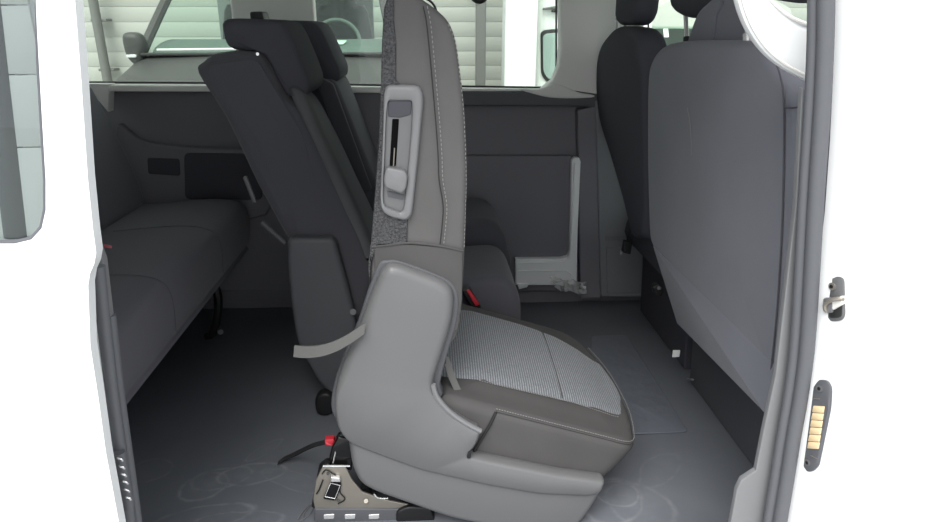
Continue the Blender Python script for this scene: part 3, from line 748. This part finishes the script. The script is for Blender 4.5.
# ================================================================== THIRD ROW BENCH
tr = empty('rear_bench', (-1.0, 1.0, 0), 'dark rear bench seat along the rubber floor beside the white sliding door', 'car seat')
prof = [(-1.28, .27), (-.74, .285), (-.69, .31), (-.672, .36), (-.672, .43), (-.70, .475), (-.80, .49), (-1.0, .475), (-1.28, .45)]
rc = obj('cushion', slab(cat_rom(prof, 5), .30, 1.60, .035, b0=.01, b1=.01, seg=5), FAB3, tr)
for yy in (.75, 1.2): obj('cushion_seam', tube(cat_rom([(x, yy, z+.001) for x, z in ((-.672, .33), (-.670, .43), (-.70, .477), (-.80, .492), (-1.0, .477))], 5, False), .0012, 5), FAB3, rc)
obj('backrest', slab(cat_rom([(-1.22, .44), (-1.06, .46), (-1.05, .55), (-1.12, .78), (-1.18, .93), (-1.22, .96), (-1.28, .94), (-1.28, .75)], 5), .30, 1.60, .04, b0=.01, b1=.01, seg=5), FAB3, tr)
for yy in (.42, 1.42): obj('leg', tube(cat_rom([(-.80, yy, .28), (-.77, yy, .16), (-.80, yy, .03), (-.83, yy, .0)], 4, False), .016, 8), BLACK, tr)
obj('base_frame', box(-1.2, -.80, .4, 1.5, .20, .275, .01), BLACK, tr)
obj('red_tag', band([at(104, 245.5, Y=.29), at(108, 246.5, Y=.29), at(112, 247, Y=.292)], (0, .002, .005), .0015), mat('dark_red_tag', (.22, .04, .05), .7), tr)
obj('foot_clip', cyl((-.79, 1.44, .03), (-.77, 1.40, .03), .01), PLASTL, tr)

# ================================================================== FRONT SEATS
def fx(z): return .605+.065*(1.06-z)/.6                # plane of the backrest's rear face, slightly reclined
fbn = empty('front_bench', (.9, .58, 0), 'wide dark grey front passenger backrest with plain fabric rear', 'car seat', 'front row seats')
def yzp(pts, dx=.0):
    out = []
    for a, b in pts:
        X = .63
        for _ in range(4): q = at(a, b, X=X); X = fx(q.z)+dx
        out.append((q.y, q.z))
    return out
def lean(bm, x0):
    for v in bm.verts: v.co.x += fx(v.co.z)-x0
    return bm
bp = [(650, 75), (655, 55), (666, 44), (690, 40.5), (735, 40.5), (757, 43), (771, 55), (787, 75), (803, 105), (803, 200), (795, 300), (779, 392), (768, 376), (735, 340), (700, 300), (668, 262), (653, 244), (650, 200), (649, 130)]
pb_ = obj('backrest', lean(slab(cat_rom(yzp(bp, .01), 4), .6, .72, .028, 'X', b0=.004, seg=5), .6), FABF, fbn)
sm = yzp([(757, 44), (768, 50), (777, 61), (783, 78), (786, 100), (786, 160), (784, 230), (779, 310), (772, 378)])
obj('seam', tube(cat_rom([(fx(z)-.004, y, z) for y, z in sm], 5, False), .0016, 6), FABB, pb_)
sm = yzp([(786, 108), (794, 108), (803, 107)])
obj('side_seam', tube([(fx(z)-.003, y, z) for y, z in sm], .0014, 6), FABB, pb_)
sm = yzp([(690, 107), (693, 125), (694, 145), (694, 155)])
obj('scuff_mark', band([(fx(z)-.0062, y, z) for y, z in sm], (0, .004, 0), .0012), STITCH, pb_)
# headrests of the bench
def hr(name, parent, px, X0, X1, m, r=.03): return obj(name, slab(cat_rom(yz(px, X0), 4), X0, X1, r, 'X', b0=.01, seg=5), m, parent)
ha = hr('headrest', fbn, [(667, -20), (667, 2), (670, 12), (682, 18), (700, 17), (715, 14), (718, -20), (700, -40)], .68, .77, FABB)
for a, b in ((685, 746),): 
    obj('headrest_post', cyl(at(685.5, 14, X=.70), at(687, 43, X=.70), .006), CHROME, ha)
    obj('post_sleeve', cyl(at(687, 37, X=.70), at(687, 42, X=.70), .010), BLACK, ha)
blk = yz([(686, 70), (693, 42), (704, 10), (723, -6), (752, -6), (754, 42), (754, 70)], .665)
obj('centre_headrest', slab(fil(blk, [.01, .01, .03, .03, .02, .01, .01]), .645, .72, .018, 'X', seg=5), FABF, fbn)
obj('headrest_edge', tube([at(713, 41, X=.643), at(716, 15, X=.643), at(723, 2, X=.643)], .004, 6), FABF, fbn)
hb = hr('headrest', fbn, [(730, -60), (728, -10), (760, 0), (800, -2), (800, -60)], .62, .72, FABB)
obj('headrest_post', cyl(at(747.5, -6, X=.64), at(748, 43, X=.64), .006), CHROME, hb)
obj('post_sleeve', cyl(at(748, 34, X=.64), at(748, 43, X=.64), .010), CHROME, hb)
# cushion of the bench, base
obj('cushion', slab(cat_rom([(.74, .45), (.8, .50), (1.15, .5), (1.24, .46), (1.24, .38), (.78, .36)], 4), .22, .98, .03, seg=4), FABF, fbn)
q = [Vector((.668, .985, .47)), Vector((.668, .20, .47)), at(764, 412, Y=.20), at(677, 323, Y=.985)]
bm = bmesh.new(); off_ = Vector((.02, 0, .012)); loft([[a for a in q], [a+off_ for a in q]], bm=bm)
obj('valance', bm, FABF, fbn)
obj('plinth', slab(fil([(.835, 0), (.825, .20), (.79, .30), (.82, .38), (1.2, .38), (1.2, 0)], .01), .16, 1.0, .006), PLASTD, fbn)
obj('label_sticker', slab(fil(xz([(673, 350), (680, 350), (679, 356.5), (672, 357)], 1.0), .001), .997, 1.001, .0005), PAPER, fbn)
obj('webbing_tab', band([at(764, 371, X=.70), at(769, 375, X=.695), at(773, 381, X=.69)], (.006, 0, .006), .002), WEB, fbn)
obj('clip', cyl(at(687, 379, X=.815), at(693, 379.5, X=.815), .003, 8), PLASTL, fbn)

dv = empty('driver_seat', (.9, 1.33, 0), 'narrow black driver backrest beside the pillar with belt buckle hanging', 'car seat', 'front row seats')
far_ = yzp([(628, 236), (619, 200), (607, 158), (597, 125), (593, 95), (593, 65), (596, 46), (603, 34)], -.008)
zt_ = at(620, 26.5, Y=1.3).z
dp = far_+[(1.37, zt_-.002), (1.25, zt_), (1.13, zt_-.012), (1.07, zt_-.075), (1.05, .90), (1.05, .70), (1.06, .55), (1.10, .46), (1.19, .44)]
db = obj('backrest', lean(slab(cat_rom(dp, 4), .6, .69, .03, 'X', b0=.006, seg=5), .6), FABB, dv)
hb_ = at(620, 25.5, Y=1.3).z
dh = obj('headrest', slab(fil([(1.465, 1.32), (1.46, hb_+.02), (1.42, hb_), (1.25, hb_), (1.21, hb_+.03), (1.20, 1.32)], .04), .625, .70, .025, 'X', b0=.006, seg=5), FABB, dv)
for a in (617, 625): obj('headrest_post', cyl(at(a, 18, X=.655), at(a, 32, X=.655), .005), CHROME, dh)
obj('cushion', slab(cat_rom([(.76, .40), (.84, .44), (1.15, .46), (1.24, .42), (1.24, .34), (.80, .30)], 4), 1.12, 1.58, .03, seg=4), FABB, dv)
obj('base', slab(fil([(.845, 0), (.835, .25), (.80, .34), (1.2, .34), (1.2, 0)], .01), 1.08, 1.58, .006), FABB, dv)
obj('recline_lever', slab(fil(xz([(652, 286), (658, 283), (663, 290), (660, 296), (654, 294)], 1.06), .004), 1.05, 1.08, .004), BLACK, dv)
obj('lever_pivot', cyl(at(659, 288, Y=1.045), at(659, 288, Y=1.07), .006), PLASTD, dv)
bs = obj('belt_stalk', band([at(633, 222, X=.72), at(629, 236, X=.725), at(625, 250, X=.73)], (0, .018, .004), .006), WEBD, dv)
obj('buckle_tip', cyl(at(622, 250, X=.73), at(621.5, 254, X=.73), .006), CHROME, bs)
obj('buckle_body', slab(fil(xz([(624, 240), (632, 242), (630, 254), (622, 252)], 1.44), .005), 1.43, 1.455, .004), BLACK, bs)

# ================================================================== SMALL THINGS IN THE VAN
# white painted step frame where the lining is cut away
fr = empty('step_frame', at(545, 285, Y=1.66), 'white painted metal angle on the far wall beside the cushions', 'metal frame')
Lp = xz([(571, 160), (574, 156.5), (578.5, 157), (580, 161), (577, 230), (576, 284), (515, 284), (515, 258), (560, 257.5), (567, 256), (569, 250)], 1.66)
obj('angle', slab(fil(Lp, .004), 1.645, 1.676, .004), WHITE2, fr)
obj('rib', tube([at(a, b, Y=1.643) for a, b in ((518, 263), (563, 262), (569, 258), (571, 250), (575, 163))], .004, 8), WHITE2, fr)
obj('lower_rib', tube([at(a, b, Y=1.643) for a, b in ((518, 271), (566, 270.5), (572, 275))], .003, 8), WHITE2, fr)
obj('foot_tab', slab(fil(xz([(517, 283), (529, 283), (527, 287), (519, 289)], 1.645), .003), 1.64, 1.66, .002), WHITE2, fr)
def crumple(px0, py0, px1, py1, Y, seed):
    rnd = random.Random(seed); bm = bmesh.new(); G = []
    for i in range(9):
        row = []
        for j in range(7):
            u, v = i/8, j/6
            p = at(px0+(px1-px0)*u+(v-.5)*6*(1-u), py0+(py1-py0)*v+u*5, Y=Y)
            w = math.sin(math.pi*u)*math.sin(math.pi*v)
            row.append(bm.verts.new(p+Vector((rnd.uniform(-.006, .006), rnd.uniform(-.03, .01), rnd.uniform(-.006, .008)+.004*w))))
        G.append(row)
    for i in range(8):
        for j in range(6): bm.faces.new((G[i][j], G[i+1][j], G[i+1][j+1], G[i][j+1]))
    return bm
tag(obj('plastic_wrap', crumple(553, 276, 586, 290, 1.60, 3), WRAP, ang=10), 'crumpled scrap of clear plastic wrap at the foot of the white metal angle', 'plastic wrap')
# shiny mat on the floor
def sheet():
    cs = [(588, 437), (688, 433), (640, 358), (626, 336), (592, 337), (590, 380)]
    P = [at(a, b, Z=0) for a, b in cs]
    return slab(fil([(p.x, p.y) for p in P], .015), .001, .006, .002, 'Z')
tag(obj('floor_mat', sheet(), MATM), 'shiny dark rubber mat on the floor in front of the ribbed cushion', 'mat')
# floor latch knob near the far seat's foot
fk = tag(obj('floor_anchor', slab(cat_rom(xz([(315, 392), (322, 386), (331, 388), (334, 400), (328, 408), (317, 406)], .86), 3), .85, .89, .008), BLACK), 'small black fitting on the floor under the hinge cover', 'anchor')
fk.location.z = 0.0
ch = empty('hanging_hook', at(480, 2, Y=1.6), 'dark rounded fitting hanging at the top edge of the middle window', 'hook')
obj('knob', slab(cat_rom(xz([(470, -6), (473, 1), (480, 4), (486, 1), (489, -6), (480, -12)], 1.6), 4), 1.58, 1.64, .012), BLACK, ch)
obj('stem', cyl(at(480, -5, Y=1.61), (at(480, -5, Y=1.61).x, 1.64, 1.36), .008), BLACK, ch)

# ================================================================== OUTSIDE, BEYOND THE WINDOWS
GZ = -.55
struct('ground', box(-14, 14, -10, 14, GZ-.05, GZ, .004), GROUND)
wl = 8.0
wall = struct('wall_building', box(-12, 12, wl, wl+.2, GZ, 4.2, .004), WALLO)
bm = bmesh.new(); z = GZ+.12
while z < 4.1: box(-12, 12, wl-.006, wl, z, z+.168, .002, bm=bm); z += .172
obj('cladding', bm, WALLO, wall)
def post(name, x0, x1, y0, y1, m, label, h=4.2):
    o = empty(name, ((x0+x1)/2, (y0+y1)/2, GZ), label, 'post')
    obj('shaft', box(x0, x1, y0, y1, GZ, h, .01), m, o); obj('base_plate', box(x0-.06, x1+.06, y0-.06, y1+.06, GZ, GZ+.03, .005), POST, o)
    return o
post('white_post', at(505, 40, Y=5.05).x, at(537, 40, Y=5.05).x, 5.05, 5.3, WPOST, 'broad bright white post seen through the middle window')
post('steel_post', at(476, 40, Y=7.5).x, at(486, 40, Y=7.5).x, 7.5, 7.62, POST, 'slim grey steel post against the white cladding in the middle window')
pe = empty('downpipe', at(106, 83, Y=7.9), 'slanting grey pipe on the white cladding in the rear window', 'pipe')
obj('pipe', tube([at(89, -80, Y=7.80), at(92, -5, Y=7.80), at(108, 83, Y=7.80), at(118, 140, Y=7.80)], .055, 10), POST, pe)
for b in (20, 70): q = at(95+b*.16, b, Y=7.80); obj('bracket', box(q.x-.09, q.x+.09, 7.80, 7.965, q.z-.015, q.z+.015, .003), POST, pe)

# dark van nose-on
dvn = empty('dark_van', (-1.18, 4.6, GZ), 'dark grey van parked nose-on outside the far windows', 'van', 'parked vans')
xl, xr = -1.92, -.34; xm = (xl+xr)/2
def sect(y, z0, z1, w):       # one cross section of the body, rounded shoulders
    h = w/2
    return [(xm-h, y, z0), (xm-h, y, z1-.10), (xm-h+.03, y, z1-.03), (xm-h+.12, y, z1), (xm, y, z1+.03), (xm+h-.12, y, z1), (xm+h-.03, y, z1-.03), (xm+h, y, z1-.10), (xm+h, y, z0)]
hood = obj('body', loft([sect(3.30, GZ+.25, .30, 1.66), sect(3.34, GZ+.22, .50, 1.76), sect(3.55, GZ+.2, .66, 1.86), sect(3.85, GZ+.2, .78, 1.88), sect(4.25, GZ+.2, .885, 1.88), sect(4.6, GZ+.2, .90, 1.88), sect(7.4, GZ+.2, .90, 1.88)]), VAND, dvn, 30)
for s in (-1, 1):
    if s > 0: obj('bonnet_crease', tube(cat_rom([(xm+s*.50, 4.2, .905), (xm+s*.56, 3.9, .835), (xm+s*.66, 3.6, .70)], 4, False), .012, 6), VAND, hood)
    obj('headlight', slab(cat_rom([(xm+s*.58, .44), (xm+s*.82, .5), (xm+s*.86, .36), (xm+s*.7, .30)], 4), 3.29, 3.42, .03), CHROME, hood)
    q = [(xm+s*.90, 4.25, .86), (xm+s*.86, 4.45, 1.05), (xm+s*.76, 4.95, 1.50)]
    obj('windscreen_pillar', tube(cat_rom(q, 4, False), .035, 8), VAND, dvn)
    mo = [(xm+s*.86, .85), (xm+s*.88, .81), (xm+s*.93, .83), (xm+s*.97, .89), (xm+s*.98, 1.00), (xm+s*.95, 1.04), (xm+s*.87, 1.03), (xm+s*.84, .95)]
    mi = obj('mirror', slab(cat_rom(mo, 4), 4.18, 4.32, .04), VAND, dvn)
    obj('mirror_stalk', tube([(xm+s*.92, 4.26, .86), (xm+s*.86, 4.32, .82)], .03, 8), TRIMB, mi)
    obj('indicator', box(xm+s*.92-.035, xm+s*.92+.035, 4.165, 4.19, .875, .895, .004), CHROME, mi)
    obj('wheel', cyl((xm+s*.92, 3.95, GZ+.32), (xm+s*.72, 3.95, GZ+.32), .32, 24), TRIMB, dvn)
obj('roof', loft([[(xm-.74, y, z), (xm-.6, y, z+.06), (xm+.6, y, z+.06), (xm+.74, y, z), (xm+.70, y, z-.03), (xm-.70, y, z-.03)] for y, z in ((4.95, 1.50), (5.4, 1.58), (7.3, 1.58))]), VAND, dvn)
obj('windscreen', quad([(xm-.88, 4.26, .90), (xm+.88, 4.26, .90), (xm+.75, 4.95, 1.51), (xm-.75, 4.95, 1.51)]), VGL, dvn)
obj('cowl', box(xm-.86, xm+.86, 4.17, 4.27, .885, .905, .006), TRIMB, dvn)
obj('wiper', tube([(xm-.75, 4.20, .925), (xm-.2, 4.2, .93), (xm-.05, 4.19, .915)], .008, 6), BEIGE, dvn)
obj('dashboard', slab(cat_rom([(4.3, .86), (4.4, .94), (4.7, .985), (4.9, .95), (4.95, .8), (4.4, .8)], 4), xm-.84, xm+.84, .02, 'X'), DASH, dvn)
obj('steering_wheel', tube([(xm+.40+.19*math.cos(t*math.pi/12), 5.0+.06*math.sin(t*math.pi/12), .95+.18*math.sin(t*math.pi/12)) for t in range(24)], .015, 8, closed=True), DASH, dvn)
obj('paper', quad([(xm+.30, 4.42, .955), (xm+.52, 4.42, .955), (xm+.54, 4.50, .98), (xm+.28, 4.50, .98)]), PAPER, dvn)
for s in (-.4, .4): obj('seat', slab(cat_rom([(xm+s-.24, .6), (xm+s-.22, 1.2), (xm+s-.12, 1.26), (xm+s-.1, 1.42), (xm+s+.1, 1.42), (xm+s+.12, 1.26), (xm+s+.22, 1.2), (xm+s+.24, .6)], 3), 5.5, 5.65, .04), TRIMB, dvn)
obj('grille', box(xm-.45, xm+.45, 3.28, 3.34, .0, .28, .01), TRIMB, dvn); obj('bumper', box(xm-.8, xm+.8, 3.24, 3.40, GZ+.22, -.04, .04), TRIMB, dvn)
obj('cab_back', box(xm-.86, at(373.5, 20, Y=6.2).x, 6.2, 6.25, .5, 1.55, .01), DASH, dvn)

# white van, flank with a rounded window
wv = empty('white_van', (2.2, 5.8, GZ), 'white van with a dark rounded window beside the bright white post', 'van', 'parked vans')
x0 = at(536, 40, Y=5.4).x
pr_ = fil([(x0, GZ+.25), (x0, 1.6), (x0+.05, 1.75), (x0+1.05, 1.75), (x0+1.05, GZ+.25)], .08)
vb = obj('body', slab(pr_, 5.4, 7.6, .08), WPOST, wv)
wq = xz([(540.5, 33), (544, 30), (575, 27), (580, 83), (548, 84), (541, 75)], 5.39)
obj('window_frame', slab(fil(wq, .06), 5.375, 5.41, .01), TRIMB, vb)
obj('window_pane', slab(fil([tuple(Vector(q)*.86+Vector((sum(p[0] for p in wq)/6, sum(p[1] for p in wq)/6))*.14) for q in wq], .05), 5.365, 5.38, .004), mat('green_grey_pane', (.33, .42, .38), .15), vb)
obj('hinge', slab(fil(xz([(543, 8), (560, 5), (560, 9), (543, 10)], 5.37), .01), 5.34, 5.41, .01), POST, vb)
obj('catch', slab(fil(xz([(552, 10), (558, 10), (558, 12.5), (552, 12.5)], 5.37), .005), 5.34, 5.41, .005), TRIMB, vb)
for a in (x0+.1, x0+.85): obj('wheel', cyl((a, 5.9, GZ+.32), (a+.18, 5.9, GZ+.32), .32, 24), TRIMB, wv)

# pale van seen through the driver's window, nose-on
pv = empty('pale_van', (3.1, 7.0, GZ), 'pale van with a paper behind its windscreen, seen past the driver headrest', 'van', 'parked vans')
a0, a1 = at(648, 40, Y=6).x, at(648, 40, Y=6).x+1.8
obj('body', loft([[(a0, y, GZ+.25), (a0, y, z-.1), (a0+.1, y, z), (a1-.1, y, z), (a1, y, z-.1), (a1, y, GZ+.25)] for y, z in ((5.4, .1), (5.5, .42), (6.0, .60), (6.15, .62), (7.6, .62))]), PALEV, pv)
obj('roof', loft([[(a0+.1, y, z), (a0+.2, y, z+.2), (a0+.5, y, z+.34), (a1-.5, y, z+.34), (a1-.2, y, z+.2), (a1-.1, y, z)] for y, z in ((6.45, 1.05), (6.9, 1.12), (7.6, 1.12))]), PALEV, pv)
obj('windscreen', quad([(a0+.05, 6.05, .62), (a1-.05, 6.05, .62), (a1-.1, 6.45, 1.07), (a0+.1, 6.45, 1.07)]), VGL, pv)
for s in (a0+.05, a1-.05): obj('windscreen_pillar', tube([(s, 6.05, .60), (s+(.05 if s < a0+1 else -.05), 6.45, 1.08)], .03, 6), PALEV, pv)
obj('cab_back', box(a0+.1, a1-.1, 7.2, 7.3, .5, 1.15, .01), DASH, pv)
q = at(667.5, 33, Y=6.2)
obj('paper', quad([(q.x-.025, 6.22, q.z-.04), (q.x+.025, 6.22, q.z-.04), (q.x+.025, 6.27, q.z+.04), (q.x-.025, 6.27, q.z+.04)]), PAPER, pv)
for a in (a0, a1-.2): obj('wheel', cyl((a, 6.0, GZ+.32), (a+.2, 6.0, GZ+.32), .32, 24), TRIMB, pv)

# ================================================================== LIGHT
W = bpy.data.worlds.new('overcast'); S.world = W; W.use_nodes = True
bg = W.node_tree.nodes['Background']; bg.inputs['Color'].default_value = (.93, .97, 1.0, 1); bg.inputs['Strength'].default_value = 1.65
sun = bpy.data.lights.new('soft_sun', 'SUN'); sun.energy = 4.2; sun.angle = R(42); sun.color = (1, .98, .95)
so = bpy.data.objects.new('soft_sun', sun); COL.objects.link(so)
so.rotation_euler = Vector((.22, .68, -1.0)).to_track_quat('-Z', 'Y').to_euler()
so.location = (-2, -6, 6)

cam = bpy.data.cameras.new('camera'); cam.sensor_width = 36; cam.lens = F_/928*36; cam.clip_start = .05; cam.clip_end = 100
co_ = bpy.data.objects.new('camera', cam); COL.objects.link(co_); co_.location = CAM
co_.matrix_world = Matrix(((RT[0], UP[0], -FW[0], CAM[0]), (RT[1], UP[1], -FW[1], CAM[1]), (RT[2], UP[2], -FW[2], CAM[2]), (0, 0, 0, 1)))
S.camera = co_
S.view_settings.view_transform = 'Standard'; S.view_settings.look = 'None'; S.view_settings.gamma = 1; S.view_settings.use_curve_mapping = False
S.view_settings.exposure = 0.0
